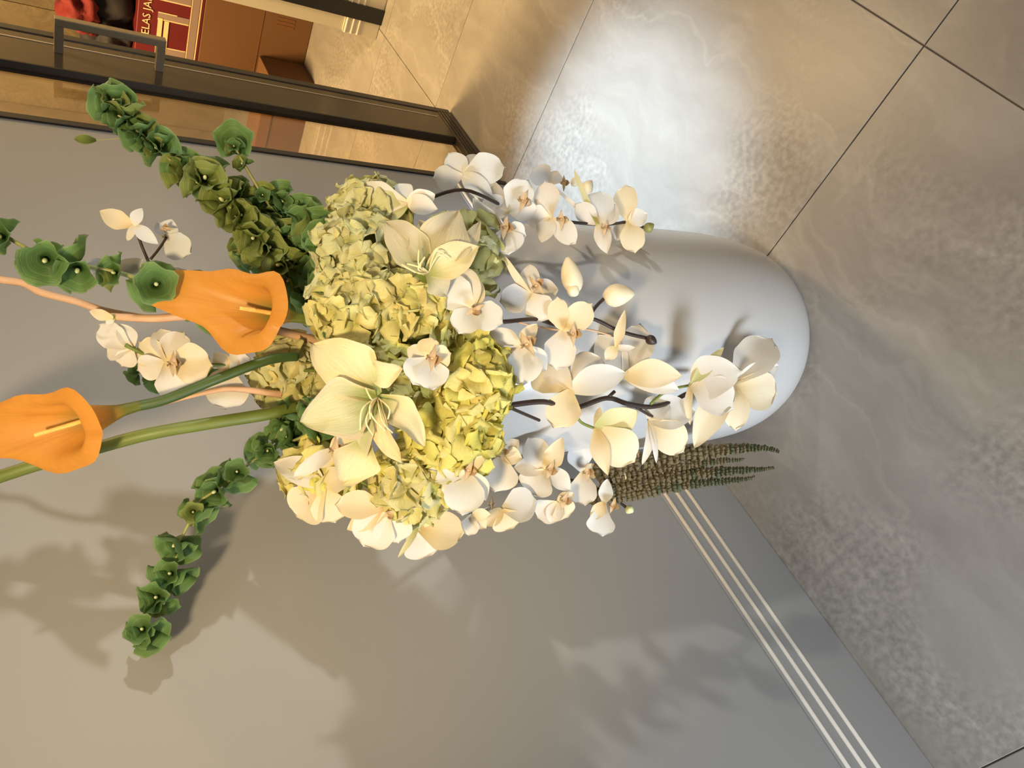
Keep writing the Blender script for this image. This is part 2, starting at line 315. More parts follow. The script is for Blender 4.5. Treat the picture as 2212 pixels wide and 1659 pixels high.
# ------------------------------------------------------------------ vase
VC = Vector((-.826, .87, 0)); VR = .243
prof = [(.0, .004), (.140, .004), (.172, .008), (.196, .024), (.214, .050), (.228, .088), (.237, .135), (.242, .19), (.245, .26), (.244, .36), (.242, .48), (.236, .60), (.226, .71), (.212, .80), (.197, .865), (.190, .90), (.184, .905), (.180, .895), (.186, .84), (.2, .76), (.0, .74)]
pts = smoothpath([Vector((r, 0, z)) for r, z in prof], 3)
S = 72; V = []; Fc = []
for p in pts:
    for k in range(S):
        a = 2 * math.pi * k / S; V.append(VC + Vector((max(p.x, .0002) * math.cos(a), max(p.x, .0002) * math.sin(a), p.z - .002)))
for i in range(len(pts) - 1):
    for k in range(S):
        q = (k + 1) % S; Fc.append((i * S + k, i * S + q, (i + 1) * S + q, (i + 1) * S + k))
tag(meshobj('floor_vase', V, Fc, M['vase'], None, VC), 'tall white glazed floor vase with a rounded base holding the flowers', 'vase')

# ------------------------------------------------------------------ depths of the bouquet
SPH = at(850, 770, 1.27); SR = .31
def dep(x, y, dd=0.0):
    r = ray(x, y) / F
    best = None
    # distance of the vertical plane through the vase axis, facing the lens
    k = (x - 1106) / 1600.0
    h = (.686 + .983 * k) / (.82 - .5706 * k); axis = .983 + .5706 * max(h, -.1)
    if x > 640:
        oc = EYE - SPH; A = r.dot(r); B = 2 * r.dot(oc); Cc = oc.dot(oc) - SR * SR; D = B * B - 4 * A * Cc
        ds = (-B - math.sqrt(max(D, 0))) / (2 * A); best = ds
    else:
        ds = None; best = axis - .02
    if 640 < x < 760:
        f = (x - 640) / 120.0; best = ds * f + (axis - .05) * (1 - f)
    if x > 1000:
        e = Vector((EYE.x - VC.x, EYE.y - VC.y)); q = Vector((r.x, r.y)); A = q.dot(q); B = 2 * q.dot(e); Cc = e.dot(e) - (VR + .03) ** 2; D = B * B - 4 * A * Cc
        dc = (-B - math.sqrt(max(D, 0))) / (2 * A) - .03
        f = min(1, (x - 1000) / 140.0); best = min(best, 1.4) * (1 - f) + dc * f
    lim = (WX + .05) / r.x if r.x < 0 else 9
    return min(best + dd, lim)
VIEW = lambda p: (EYE - p).normalized()

# ------------------------------------------------------------------ petals
PROF = {
 'round': lambda u: (max(0, math.sin(math.pi * min(1, u ** .75 * .985 + .015)))) ** .62,
 'orchid': lambda u: (min(1, .16 + 1.9 * u) * (max(0, 1 - (max(0, u - .52) / .48) ** 2.3)) ** .5),
 'oval': lambda u: (max(0, math.sin(math.pi * min(1, .06 + u * .94)))) ** .8,
 'point': lambda u: min(1, .25 + 2.1 * u) * (max(0, 1 - max(0, (u - .35) / .65) ** 1.9)) ** .9,
 'narrow': lambda u: (max(0, math.sin(math.pi * min(1, .1 + u * .9)))) ** .6,
 'fan': lambda u: (min(1, .14 + 1.35 * u)) * (max(0, 1 - (max(0, u - .62) / .38) ** 2.6)) ** .5,
}
def petal3(name, mat, parent, B, T, N, wd, kind='orchid', bow=.08, cup=.12, curl=0.0, wave=0.0, nu=15, nv=10, rnd=None, mesh_only=False):
    rnd = rnd or R; B = Vector(B); T = Vector(T); a = T - B; Ln = a.length; ax = a.normalized()
    s = ax.cross(N).normalized(); n = s.cross(ax).normalized()
    V = []; Fc = []; UV = []; pf = PROF[kind]; ph = rnd.uniform(0, 6.28); ph2 = rnd.uniform(0, 6.28); fr = rnd.uniform(7, 11)
    sk = rnd.uniform(-.06, .06)
    for i in range(nu + 1):
        u = i / nu; hw = max(wd * .5 * pf(u), .0003)
        for j in range(nv + 1):
            v = -1 + 2 * j / nv
            jag = 1 + wave * .2 * math.sin(fr * 1.3 * u + ph2 + v * 3) * abs(v)
            uu = u - kind_round(kind) * (v * v) * u * u * .06
            p = B + ax * (Ln * uu) + s * (hw * v * jag + sk * Ln * math.sin(math.pi * u))
            z = bow * Ln * math.sin(math.pi * min(u, 1)) * .9 + cup * wd * v * v * (.4 + .6 * math.sin(math.pi * u)) - curl * Ln * u ** 3
            z += wave * wd * .22 * (v * abs(v)) * math.sin(fr * u + ph) + wave * wd * .07 * math.sin(5 * v + ph2) * u
            p = p + n * z
            V.append(p); UV.append((u, v))
    for i in range(nu):
        for j in range(nv):
            q = i * (nv + 1) + j; Fc.append((q, q + 1, q + nv + 2, q + nv + 1))
    return meshobj(name, V, Fc, mat, parent, B, uv=UV)
def kind_round(k): return 1.0 if k in ('fan', 'orchid', 'round') else 0.0
def ppetal(parent, cx, cy, d, tx, ty, wpx, mat='orchid', kind='orchid', dt=0.0, tw=0.0, bow=.1, cup=.1, curl=0.0, wave=.12, name='petal'):
    B = at(cx, cy, d); T = at(tx, ty, d + dt); N = VIEW(B); ax = (T - B).normalized()
    if tw: N = Matrix.Rotation(math.radians(tw), 3, ax) @ N
    return petal3(name, M[mat], parent, B, T, N, wpx * d / F, kind, bow, cup, curl, wave)
def lip(parent, cx, cy, d, r, ang=0.0):
    """orchid lip: side lobes, middle lobe and column, ang = photo direction it hangs to (degrees, 0 right, 90 down)"""
    c = at(cx, cy, d - .004); a = math.radians(ang); s = r * d / F
    dx = PR * math.cos(a) - PU * math.sin(a); dy = PR * math.sin(a) + PU * math.cos(a); n = VIEW(c)
    petal3('lip', M['lip'], parent, c, c + dx * s * 1.05 + n * s * .5, n, s * .62, 'oval', -.3, .4, -.25, .5, 9, 7)
    for k in (-1, 1):
        petal3('lip_lobe', M['lip'], parent, c, c + dx * s * .35 + dy * s * .62 * k + n * s * .7, (dy * -k + n * .4).normalized(), s * .6, 'round', .35, .4, .4, .5, 9, 7)
    petal3('column', M['orchidw'], parent, c - dx * s * .15, c + dx * s * .32 + n * s * .62, n, s * .34, 'round', .1, -.45, 0, 0, 6, 6)
def flower(parent, cx, cy, petals, dd=0.0, lp=None, name='orchid_flower'):
    """petals: (tip x, tip y, width px, material, kind, tip depth offset, twist)"""
    d = dep(cx, cy, dd); c = at(cx, cy, d + .006)
    bm = bmesh.new(); bmesh.ops.create_icosphere(bm, subdivisions=2, radius=.0055)
    V = [c + v.co for v in bm.verts]; Fc = [[v.index for v in f.verts] for f in bm.faces]; bm.free()
    f = meshobj(name, V, Fc, M['orchids'], parent, c)
    for p in petals:
        p = list(p) + [None] * (8 - len(p))
        ppetal(f, cx, cy, d + R.uniform(-.003, .003), p[0], p[1], p[2], p[3] or 'orchid', p[4] or 'orchid', p[5] if p[5] is not None else R.uniform(-.018, .012), p[6] or R.uniform(-16, 16))
    if lp: lip(f, lp[0], lp[1], d - .008, lp[2], lp[3])
    return f
def gen(parent, cx, cy, r, nx=0, ny=0, roll=0, dd=0.0, mats=('orchid', 'orchid', 'orchid'), lipr=.34, close=0.0):
    """a whole moth orchid bloom; nx, ny = where it faces (photo right / photo down); roll 0 = top sepal to photo left"""
    d = dep(cx, cy, dd); c = at(cx, cy, d); n = (VIEW(c) + PR * nx - PU * ny).normalized()
    up0 = (-PR - n * (-PR).dot(n)).normalized(); sd = n.cross(up0); s = r * d / F
    bm = bmesh.new(); bmesh.ops.create_icosphere(bm, subdivisions=2, radius=.0055)
    V = [c - n * .006 + v.co for v in bm.verts]; Fc = [[v.index for v in f.verts] for f in bm.faces]; bm.free()
    f = meshobj('orchid_flower', V, Fc, M['orchids'], parent, c)
    for ang, L_, W_, k, mt, z in ((0, .95, .66, 'sepal', 2, -.006), (137, .9, .6, 'sepal', 2, -.006), (-137, .9, .6, 'sepal', 2, -.006), (72, 1.0, 1.12, 'petal', 0, .002), (-72, 1.0, 1.12, 'petal', 1, .002)):
        a = math.radians(ang + roll + R.uniform(-7, 7)); dr = up0 * math.cos(a) + sd * math.sin(a)
        T = c + dr * s * L_ * R.uniform(.92, 1.05) + n * (s * (close + R.uniform(-.12, .2)))
        petal3(k, M[mats[mt]], f, c + n * z, T, n, s * W_, 'orchid' if k == 'petal' else 'oval', .1, R.uniform(.02, .16), R.uniform(-.1, .15), .1)
    if lipr:
        # lip hangs opposite to the top sepal
        rr = s * lipr; a = math.radians(180 + roll); dx = (up0 * math.cos(a) + sd * math.sin(a)); dy = n.cross(dx)
        petal3('lip', M['lip'], f, c + n * .004, c + dx * rr * 1.2 + n * rr * .8, n, rr * .6, 'oval', -.3, .4, -.25, .5, 9, 7)
        for k in (-1, 1): petal3('lip_lobe', M['lip'], f, c + n * .004, c + dx * rr * .3 + dy * rr * .6 * k + n * rr * .8, (dy * -k + n * .4).normalized(), rr * .6, 'round', .35, .4, .4, .5, 9, 7)
        petal3('column', M['orchidw'], f, c + n * .004, c + dx * rr * .25 + n * rr * .8, n, rr * .34, 'round', .1, -.45, 0, 0, 6, 6)
    return f
def bud(parent, bx, by, tx, ty, wpx, dd=0.0, mat='bud', name='bud'):
    d = dep(bx, by, dd); B = at(bx, by, d); T = at(tx, ty, d); a = T - B; ax = a.normalized(); s = ax.cross(VIEW(B)).normalized(); n = s.cross(ax)
    V = []; Fc = []; nu, nv = 10, 14; w_ = wpx * d / F / 2
    for i in range(nu + 1):
        u = i / nu; r = w_ * (max(0.001, math.sin(math.pi * (.03 + .94 * u ** .8)))) ** .75
        for j in range(nv):
            f = 2 * math.pi * j / nv; rr = r * (1 + .07 * math.cos(3 * f + u * 3)); V.append(B + a * u + s * math.cos(f) * rr + n * math.sin(f) * rr)
    for i in range(nu):
        for j in range(nv):
            q = (j + 1) % nv; Fc.append((i * nv + j, i * nv + q, (i + 1) * nv + q, (i + 1) * nv + j))
    Fc.append(tuple(range(nv))[::-1]); Fc.append(tuple(nu * nv + k for k in range(nv)))
    return meshobj(name, V, Fc, M[mat], parent, B)
def stem(parent, pts, rpx, mat, dd=0.0, name='stem'):
    P = [at(p[0], p[1], dep(p[0], p[1], dd + (p[2] if len(p) > 2 else 0))) for p in pts]
    return tube(name, P, rpx * 1.15 / F, M[mat], parent, sides=8)
def spray(label, base, group=None, name='orchid_spray', cat='orchid'):
    return thing(name, at(base[0], base[1], dep(*base) + .02), label, cat, group)

# ------------------------------------------------------------------ moth orchids
A = spray('long white orchid spray on a dark brown stem cascading lowest down the vase front', (1100, 875))
stem(A, [(1060, 880, .04), (1110, 874, .01), (1175, 868), (1240, 881), (1310, 860), (1355, 872), (1405, 879), (1450, 868), (1485, 850), (1520, 840, .01)], 6, 'bstem', -.005)
stem(A, [(1240, 885), (1255, 912), (1290, 927)], 3.4, 'gstem', -.005, 'side_stem'); stem(A, [(1375, 880), (1405, 898), (1420, 900)], 3.5, 'bstem', -.005, 'side_stem')
stem(A, [(1405, 873), (1440, 845), (1490, 832)], 3.6, 'gstem', -.006, 'side_stem'); stem(A, [(1310, 862), (1328, 845)], 4, 'bstem', -.004, 'side_stem')
stem(A, [(1100, 880), (1130, 893), (1165, 908)], 3.5, 'bstem', 0, 'side_stem')
flower(A, 1232, 842, [(1352, 806, 66, 'orchidg', 'oval', .0), (1195, 926, 76, 'orchidw', 'orchid', -.015), (1150, 800, 90, 'orchidw', 'orchid', .03), (1300, 770, 80, 'orchid', 'orchid', .035), (1175, 770, 60, 'orchid', 'oval', .03)], 0)
flower(A, 1350, 812, [(1472, 812, 62, 'orchidw', 'oval', -.01), (1466, 842, 50, 'orchid', 'oval', .015), (1383, 698, 72, 'orchid', 'orchid', .03), (1290, 725, 70, 'orchid', 'oval', .03)], .012)
flower(A, 1288, 924, [(1378, 888, 72, 'orchids', 'oval', -.01, 20), (1314, 1027, 44, 'orchidw', 'point', -.015), (1372, 1000, 88, 'orchidw', 'orchid', .0), (1296, 880, 18, 'orchidw', 'narrow', .01)], -.012)
flower(A, 1404, 908, [(1502, 888, 78, 'orchidg', 'oval', .0), (1387, 1004, 20, 'orchid', 'narrow', -.01), (1418, 1000, 14, 'orchidg', 'narrow', -.01), (1478, 978, 74, 'orchidw', 'orchid', .0), (1440, 860, 60, 'orchidg', 'oval', .01)], -.008)
flower(A, 1493, 832, [(1564, 750, 30, 'orchids', 'point', -.01), (1491, 918, 17, 'orchidw', 'narrow', -.015), (1606, 800, 92, 'orchid', 'round', -.03), (1585, 885, 84, 'orchid', 'orchid', -.02)], -.02)
flower(A, 1585, 830, [(1668, 730, 92, 'orchid', 'orchid', .03), (1680, 850, 88, 'orchidw', 'orchid', .015), (1590, 932, 56, 'orchidw', 'orchid', .0), (1680, 790, 60, 'orchid', 'oval', .03), (1500, 968, 62, 'orchidw', 'oval', .015)], .002)

Bs = spray('white orchid spray on a thin dark stem hanging over the middle of the vase', (1060, 700))
stem(Bs, [(1020, 700, .03), (1090, 695), (1160, 690), (1220, 705, .01), (1275, 688), (1340, 716), (1395, 730)], 4.6, 'bstem', .004)
stem(Bs, [(1272, 690), (1285, 665), (1308, 642)], 4.2, 'bstem', .0, 'side_stem'); stem(Bs, [(1120, 697), (1200, 712), (1270, 712), (1320, 725)], 2, 'twig', .01, 'side_stem')
bud(Bs, 1396, 728, 1418, 742, 22, .0, 'bstem')
flower(Bs, 1022, 664, [(952, 606, 78, 'orchidg', 'orchid', -.005), (1088, 700, 66, 'orchidg', 'orchid', -.02), (990, 722, 66, 'orchidg', 'orchid', -.015), (1000, 575, 56, 'orchid', 'oval', .01), (1040, 610, 34, 'orchidw', 'oval', .01)], -.02, (1022, 662, 26, 60))
flower(Bs, 1145, 635, [(1078, 652, 62, 'orchid', 'orchid', -.01), (1190, 690, 68, 'orchid', 'orchid', .0), (1090, 553, 17, 'orchidw', 'narrow', -.02), (1145, 572, 46, 'orchid', 'oval', .02), (1205, 625, 50, 'orchid', 'oval', .02)], 0, (1152, 622, 30, -40))
flower(Bs, 1215, 713, [(1203, 640, 46, 'orchidw', 'orchid', -.015), (1280, 655, 60, 'orchidw', 'orchid', -.015), (1204, 802, 72, 'orchid', 'orchid', -.01), (1195, 680, 20, 'orchid', 'oval', .005)], -.022, (1230, 722, 30, 0))
flower(Bs, 1330, 750, [(1350, 670, 24, 'orchidw', 'point', -.01), (1308, 780, 30, 'orchidw', 'oval', -.005), (1372, 752, 16, 'orchid', 'narrow', .0)], 0)
flower(Bs, 1125, 752, [(1042, 790, 62, 'orchid', 'orchid', -.005), (1128, 836, 84, 'orchidg', 'orchid', -.02), (1048, 720, 50, 'orchid', 'oval', .0), (1160, 700, 34, 'orchidw', 'oval', .01), (1180, 800, 50, 'orchid', 'oval', .02)], -.012, (1130, 748, 36, -30))
bud(Bs, 1242, 636, 1226, 556, 46); bud(Bs, 1302, 640, 1370, 634, 50); bud(Bs, 1232, 640, 1245, 612, 28)

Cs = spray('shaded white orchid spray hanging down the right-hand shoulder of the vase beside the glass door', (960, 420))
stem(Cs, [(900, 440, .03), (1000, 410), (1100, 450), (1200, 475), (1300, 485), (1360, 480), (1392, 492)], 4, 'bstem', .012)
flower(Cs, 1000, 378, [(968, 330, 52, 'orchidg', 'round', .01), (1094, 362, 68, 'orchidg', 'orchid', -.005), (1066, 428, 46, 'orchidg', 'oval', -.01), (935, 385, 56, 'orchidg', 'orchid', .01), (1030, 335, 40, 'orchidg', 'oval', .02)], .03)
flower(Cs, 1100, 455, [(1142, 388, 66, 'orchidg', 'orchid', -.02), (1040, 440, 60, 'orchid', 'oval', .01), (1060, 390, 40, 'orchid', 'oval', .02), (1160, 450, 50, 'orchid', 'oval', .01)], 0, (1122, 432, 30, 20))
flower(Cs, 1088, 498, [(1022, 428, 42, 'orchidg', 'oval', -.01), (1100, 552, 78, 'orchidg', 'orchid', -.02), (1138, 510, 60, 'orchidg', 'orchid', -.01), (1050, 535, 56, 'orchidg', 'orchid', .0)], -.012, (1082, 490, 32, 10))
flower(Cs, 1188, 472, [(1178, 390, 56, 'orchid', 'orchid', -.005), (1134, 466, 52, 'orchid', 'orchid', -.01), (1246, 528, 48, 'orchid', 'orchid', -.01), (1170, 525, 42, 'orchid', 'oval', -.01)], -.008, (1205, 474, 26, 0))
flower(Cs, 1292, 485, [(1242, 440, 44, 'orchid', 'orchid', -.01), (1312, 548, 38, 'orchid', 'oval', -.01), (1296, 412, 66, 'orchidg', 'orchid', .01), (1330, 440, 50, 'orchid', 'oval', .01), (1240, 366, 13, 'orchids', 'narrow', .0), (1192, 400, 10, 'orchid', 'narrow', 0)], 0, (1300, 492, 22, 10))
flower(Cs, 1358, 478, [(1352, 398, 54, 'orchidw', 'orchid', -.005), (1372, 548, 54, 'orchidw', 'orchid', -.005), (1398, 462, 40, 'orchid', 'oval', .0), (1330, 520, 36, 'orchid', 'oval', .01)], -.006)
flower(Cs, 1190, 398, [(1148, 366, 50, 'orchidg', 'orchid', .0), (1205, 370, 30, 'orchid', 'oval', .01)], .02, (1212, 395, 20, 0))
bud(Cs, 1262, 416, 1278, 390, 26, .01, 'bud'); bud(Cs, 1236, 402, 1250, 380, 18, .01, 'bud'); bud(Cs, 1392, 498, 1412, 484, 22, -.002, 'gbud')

Ds = spray('dense white orchid spray hanging down the left-hand side of the vase above the tassels', (960, 1000))
stem(Ds, [(900, 990, .03), (1000, 1010, .02), (1100, 1040, .02), (1200, 1030, .02), (1300, 1060, .01), (1355, 1098)], 4, 'bstem', .01)
flower(Ds, 1008, 1018, [(922, 1016, 60, 'orchidg', 'orchid', -.005), (1000, 1116, 86, 'orchidg', 'orchid', -.02), (1052, 984, 30, 'orchidw', 'point', -.02), (960, 1075, 50, 'orchid', 'orchid', .01), (1050, 1080, 50, 'orchid', 'oval', .01)], -.02, (1005, 1012, 30, 20))
flower(Ds, 1085, 985, [(1068, 1064, 82, 'orchid', 'orchid', -.005), (1128, 990, 40, 'orchidw', 'oval', .0), (1060, 950, 40, 'orchidw', 'oval', .01), (1120, 950, 36, 'orchid', 'oval', .01)], -.005, (1080, 975, 22, 0))
flower(Ds, 1085, 1100, [(1162, 1082, 76, 'orchidg', 'orchid', -.01), (1110, 1142, 70, 'orchidw', 'orchid', .0), (1048, 1136, 36, 'orchidw', 'oval', .0), (1010, 1140, 38, 'orchid', 'oval', .01)], .0, (1068, 1088, 16, 180))
flower(Ds, 1178, 1015, [(1140, 944, 60, 'orchid', 'orchid', .0), (1216, 944, 46, 'orchidw', 'point', -.01), (1150, 1072, 80, 'orchid', 'orchid', .0), (1232, 1060, 44, 'orchid', 'oval', .0), (1110, 1010, 44, 'orchid', 'oval', .01)], -.005, (1182, 1012, 26, 20))
flower(Ds, 1258, 1020, [(1246, 950, 54, 'orchidg', 'orchid', -.01), (1264, 1094, 64, 'orchid', 'orchid', -.005), (1295, 1010, 34, 'orchidw', 'oval', .01)], -.004, (1262, 1020, 24, 0))
flower(Ds, 1205, 1085, [(1228, 1118, 56, 'orchidw', 'orchid', .0), (1160, 1120, 60, 'orchid', 'orchid', .01), (1240, 1065, 30, 'orchidw', 'oval', -.01), (1190, 1130, 40, 'orchid', 'oval', .0)], .0, (1212, 1078, 26, 20))
flower(Ds, 1305, 1085, [(1312, 1034, 32, 'orchidg', 'oval', -.01), (1302, 1160, 62, 'orchidg', 'fan', -.01), (1276, 1122, 30, 'orchidw', 'oval', .0)], -.01, (1318, 1090, 22, 20))
bud(Ds, 1322, 1022, 1370, 1034, 46, -.02, 'bud'); bud(Ds, 1352, 1096, 1368, 1106, 20, .0, 'nut')

Es = spray('cream-white orchid spray at the left edge of the bouquet against the grey wall', (700, 1020))
stem(Es, [(700, 980, .05), (780, 1040, .03), (850, 1090, .02), (920, 1140, .02), (1000, 1130, .02)], 4, 'gstem', .02)
flower(Es, 715, 975, [(634, 1030, 34, 'orchid', 'narrow', -.03), (765, 940, 40, 'orchidw', 'oval', .0), (690, 1010, 40, 'orchidw', 'oval', .0), (760, 1000, 50, 'orchidw', 'orchid', .01)], -.03, (715, 972, 34, 0))
flower(Es, 700, 1050, [(592, 1000, 62, 'orchid', 'oval', .02), (632, 1040, 60, 'orchid', 'orchid', .02), (640, 1118, 96, 'orchidw', 'orchid', .02), (725, 1130, 80, 'orchidw', 'orchid', .01), (750, 1030, 60, 'orchidw', 'orchid', 0)], .0)
flower(Es, 835, 1098, [(722, 1090, 62, 'orchidw', 'orchid', -.01), (750, 1144, 46, 'orchidw', 'oval', .0), (785, 1182, 96, 'orchid', 'orchid', .0), (860, 1175, 86, 'orchid', 'orchid', .01), (880, 1060, 46, 'orchids', 'oval', .01)], -.012, (838, 1104, 22, 60))
flower(Es, 902, 1140, [(935, 1200, 96, 'orchid', 'orchid', .005), (1006, 1150, 84, 'orchidw', 'orchid', -.005), (860, 1204, 13, 'orchids', 'narrow', -.01), (890, 1186, 40, 'orchidg', 'oval', .01), (950, 1110, 50, 'orchids', 'oval', .01)], -.006)
flower(Es, 1020, 1110, [(1012, 1158, 42, 'orchid', 'orchid', .0), (1050, 1142, 34, 'orchidw', 'oval', .0), (1060, 1112, 30, 'orchidw', 'oval', .0)], .01)

Fs = spray('white orchid spray high in the bouquet behind the orange calla lily', (620, 800))
stem(Fs, [(700, 800, .05), (600, 800, .03), (500, 790, .02), (360, 781, .01), (270, 745, .01)], 4, 'gstem', .035)
flower(Fs, 360, 783, [(348, 708, 56, 'orchid', 'orchid', .01), (398, 716, 60, 'orchid', 'orchid', .01), (462, 792, 86, 'orchidw', 'orchid', .01), (385, 866, 76, 'orchid', 'orchid', .01), (296, 800, 58, 'orchid', 'orchid', -.005), (300, 738, 64, 'orchidw', 'orchid', .0)], .03, (365, 785, 30, 0))
flower(Fs, 285, 752, [(214, 700, 56, 'orchid', 'orchid', .0), (228, 752, 62, 'orchid', 'orchid', .0), (262, 792, 46, 'orchid', 'orchid', .0), (258, 700, 40, 'orchid', 'oval', .0)], .045)
flower(Fs, 498, 800, [(462, 762, 36, 'orchidw', 'oval', .0), (485, 886, 88, 'orchid', 'orchid', .0), (540, 770, 60, 'orchid', 'orchid', .01), (448, 840, 40, 'orchid', 'oval', .01)], .05, (510, 795, 20, 0))

Gs = spray('pale half-open orchid sprig high up against the grey wall, left of the green bell stems', (330, 560))
stem(Gs, [(420, 640, .03), (340, 590, .02), (312, 545, .02), (292, 488, .02)], 3.2, 'bstem', .03)
stem(Gs, [(325, 560), (345, 535), (360, 512)], 3, 'bstem', .05, 'side_stem')
flower(Gs, 290, 487, [(216, 456, 44, 'orchidw', 'point', .0), (307, 450, 26, 'orchidg', 'oval', .0), (342, 528, 30, 'orchidg', 'oval', .0), (275, 520, 16, 'orchid', 'narrow', .0)], .03)
flower(Gs, 358, 510, [(414, 548, 62, 'orchidg', 'orchid', .0), (372, 474, 38, 'orchidg', 'oval', .0), (340, 480, 26, 'orchidg', 'oval', .0)], .05, (358, 500, 18, -90))
flower(Gs, 250, 585, [(188, 568, 34, 'orchidg', 'oval', .0), (198, 598, 22, 'orchidw', 'narrow', .0), (310, 560, 34, 'orchidg', 'oval', .0), (320, 585, 28, 'orchidg', 'oval', 0)], .06)
flower(Gs, 370, 625, [(402, 582, 46, 'orchidg', 'fan', .0), (345, 640, 22, 'orchid', 'oval', .0), (280, 625, 26, 'orchid', 'oval', .0)], .05)
flower(Gs, 245, 686, [(194, 672, 24, 'orchidw', 'oval', .0), (230, 700, 14, 'orchid', 'narrow', 0)], .05)

Hs = spray('single pale orchid bloom with an orange-brown centre set among the yellow hydrangeas', (930, 780))
stem(Hs, [(925, 775, .015), (945, 760, .05), (950, 750, .10)], 3, 'gstem')
flower(Hs, 925, 775, [(892, 832, 80, 'orchidg', 'orchid', -.015), (935, 845, 70, 'orchidg', 'orchid', -.015), (975, 762, 54, 'orchidw', 'orchid', .0), (880, 755, 46, 'orchid', 'oval', .01), (930, 728, 50, 'orchidw', 'orchid', .0)], -.035, (925, 772, 34, 10))
Ks = spray('washed-out cream orchid blooms above the right-hand hydrangea, next to the door', (880, 440))
stem(Ks, [(870, 440, .02), (880, 470, .08), (870, 520, .14)], 3, 'gstem')
flower(Ks, 880, 438, [(765, 425, 78, 'orchid', 'orchid', .01), (800, 460, 66, 'orchids', 'oval', .0), (940, 420, 50, 'orchid', 'oval', .0), (946, 452, 44, 'orchid', 'oval', -.01), (860, 398, 50, 'orchidg', 'oval', .02)], .01)

# ------------------------------------------------------------------ hydrangeas
def hyd_petal_meshes(n):
    out = []
    for k in range(n):
        o = petal3('petal', M['hydc'], None, (0, 0, 0), (0, 1, 0), Vector((0, 0, 1)), R.uniform(.98, 1.25), 'fan', R.uniform(-.05, .2), R.uniform(-.18, .22), R.uniform(-.15, .35), R.uniform(.3, .65), 9, 8)
        out.append(o.data); bpy.data.objects.remove(o)
    return out
HM = {}
base = hyd_petal_meshes(10)
for k in ('hydc', 'hydl', 'hydp', 'hydo'):
    HM[k] = []
    for b_ in base:
        c = b_.copy(); c.materials.clear(); c.materials.append(M[k]); HM[k].append(c)
bm = bmesh.new(); bmesh.ops.create_icosphere(bm, subdivisions=1, radius=1); EYEM = bpy.data.meshes.new('eye'); bm.to_mesh(EYEM); bm.free(); EYEM.materials.append(M['eye'])
def hydrangea(label, cx, cy, r, mats, dd=0.0, n=24, fpx=57, facing=.25, group=None):
    d = dep(cx, cy, dd); s = r * (d + .03) / F; c = at(cx, cy, d + s * .75)
    t = thing('hydrangea', c, label, 'hydrangea', group)
    blob('flower_core', c, (s * .74, s * .74, s * .74), M['core'], cx, t, .08, 2)
    low = Vector((VC.x, VC.y, .80)); tube('stem', [c, c * .5 + low * .5, low], .004, M['gstem'], t, 6)
    v = VIEW(c); fs = fpx * d / F; ga = math.pi * (3 - math.sqrt(5)); N_ = int(n * .78 / .62); dirs = []
    for i in range(N_):
        z = 1 - 2 * (i + .5) / N_; q = math.sqrt(1 - z * z); a = i * ga + cx; dirs.append(Vector((math.cos(a) * q, math.sin(a) * q, z)))
    q = Vector((0, 0, 1)).rotation_difference(v)
    for dr in dirs:
        if dr.z < -facing: continue
        nn = (q @ dr + Vector((R.uniform(-.25, .25), R.uniform(-.25, .25), R.uniform(-.25, .25)))).normalized()
        p = c + nn * s * R.uniform(.86, 1.0); mk = R.choice(mats)
        e = bpy.data.objects.new('floret', EYEM); link(e, t, p)
        e.scale = (fs * .11,) * 3
        Rm = Vector((0, 0, 1)).rotation_difference(nn).to_matrix() @ Matrix.Rotation(R.uniform(0, 6.28), 3, 'Z')
        for k in range(4):
            pr_ = bpy.data.objects.new('petal', R.choice(HM[mk])); C.objects.link(pr_); pr_.parent = e
            m3 = Rm @ Matrix.Rotation(k * math.pi / 2 + R.uniform(-.15, .15), 3, 'Z') @ Matrix.Rotation(math.radians(R.uniform(8, 38)), 3, 'X')
            pr_.matrix_local = Matrix.Scale(9.09 * R.uniform(.85, 1.12), 4) @ m3.to_4x4()
    return t
hydrangea('pale green and cream hydrangea head at the upper right of the flower mass', 778, 560, 82, ['hydp', 'hydp', 'hydc'], .02, 26)
hydrangea('cream-yellow hydrangea head below the pale green one, beside the dark bell stems', 772, 665, 82, ['hydc', 'hydc', 'hydp'], -.005, 26)
hydrangea('bright yellow hydrangea head in the middle, above the single orchid bloom', 880, 690, 86, ['hydc', 'hydl', 'hydc'], .01, 26)
hydrangea('lime-yellow hydrangea head directly behind the cascading orchids at the bouquet base', 1012, 822, 84, ['hydl', 'hydl', 'hydc'], .015, 28)
hydrangea('yellow hydrangea head lowest in front, right under the big cream lily', 970, 925, 92, ['hydl', 'hydc', 'hydl'], .012, 30)
hydrangea('lime hydrangea head at the lower left, ringed by white orchids', 890, 1045, 72, ['hydl', 'hydp', 'hydc'], .012, 24)
hydrangea('cream hydrangea head half hidden behind the calla stems at the top', 628, 800, 66, ['hydc', 'hydp'], .03, 24)
hydrangea('golden hydrangea head at the left, tucked under the big cream lily', 700, 1025, 62, ['hydc', 'hydl'], .03, 20)
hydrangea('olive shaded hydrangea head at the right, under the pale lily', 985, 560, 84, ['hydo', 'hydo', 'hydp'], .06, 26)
hydrangea('cream hydrangea head at the centre behind the lilies and the yellow heads', 870, 800, 88, ['hydc', 'hydl'], .05, 24)
hydrangea('faded green-cream hydrangea head at the far right top near the door', 800, 470, 66, ['hydp', 'hydo'], .05, 22)

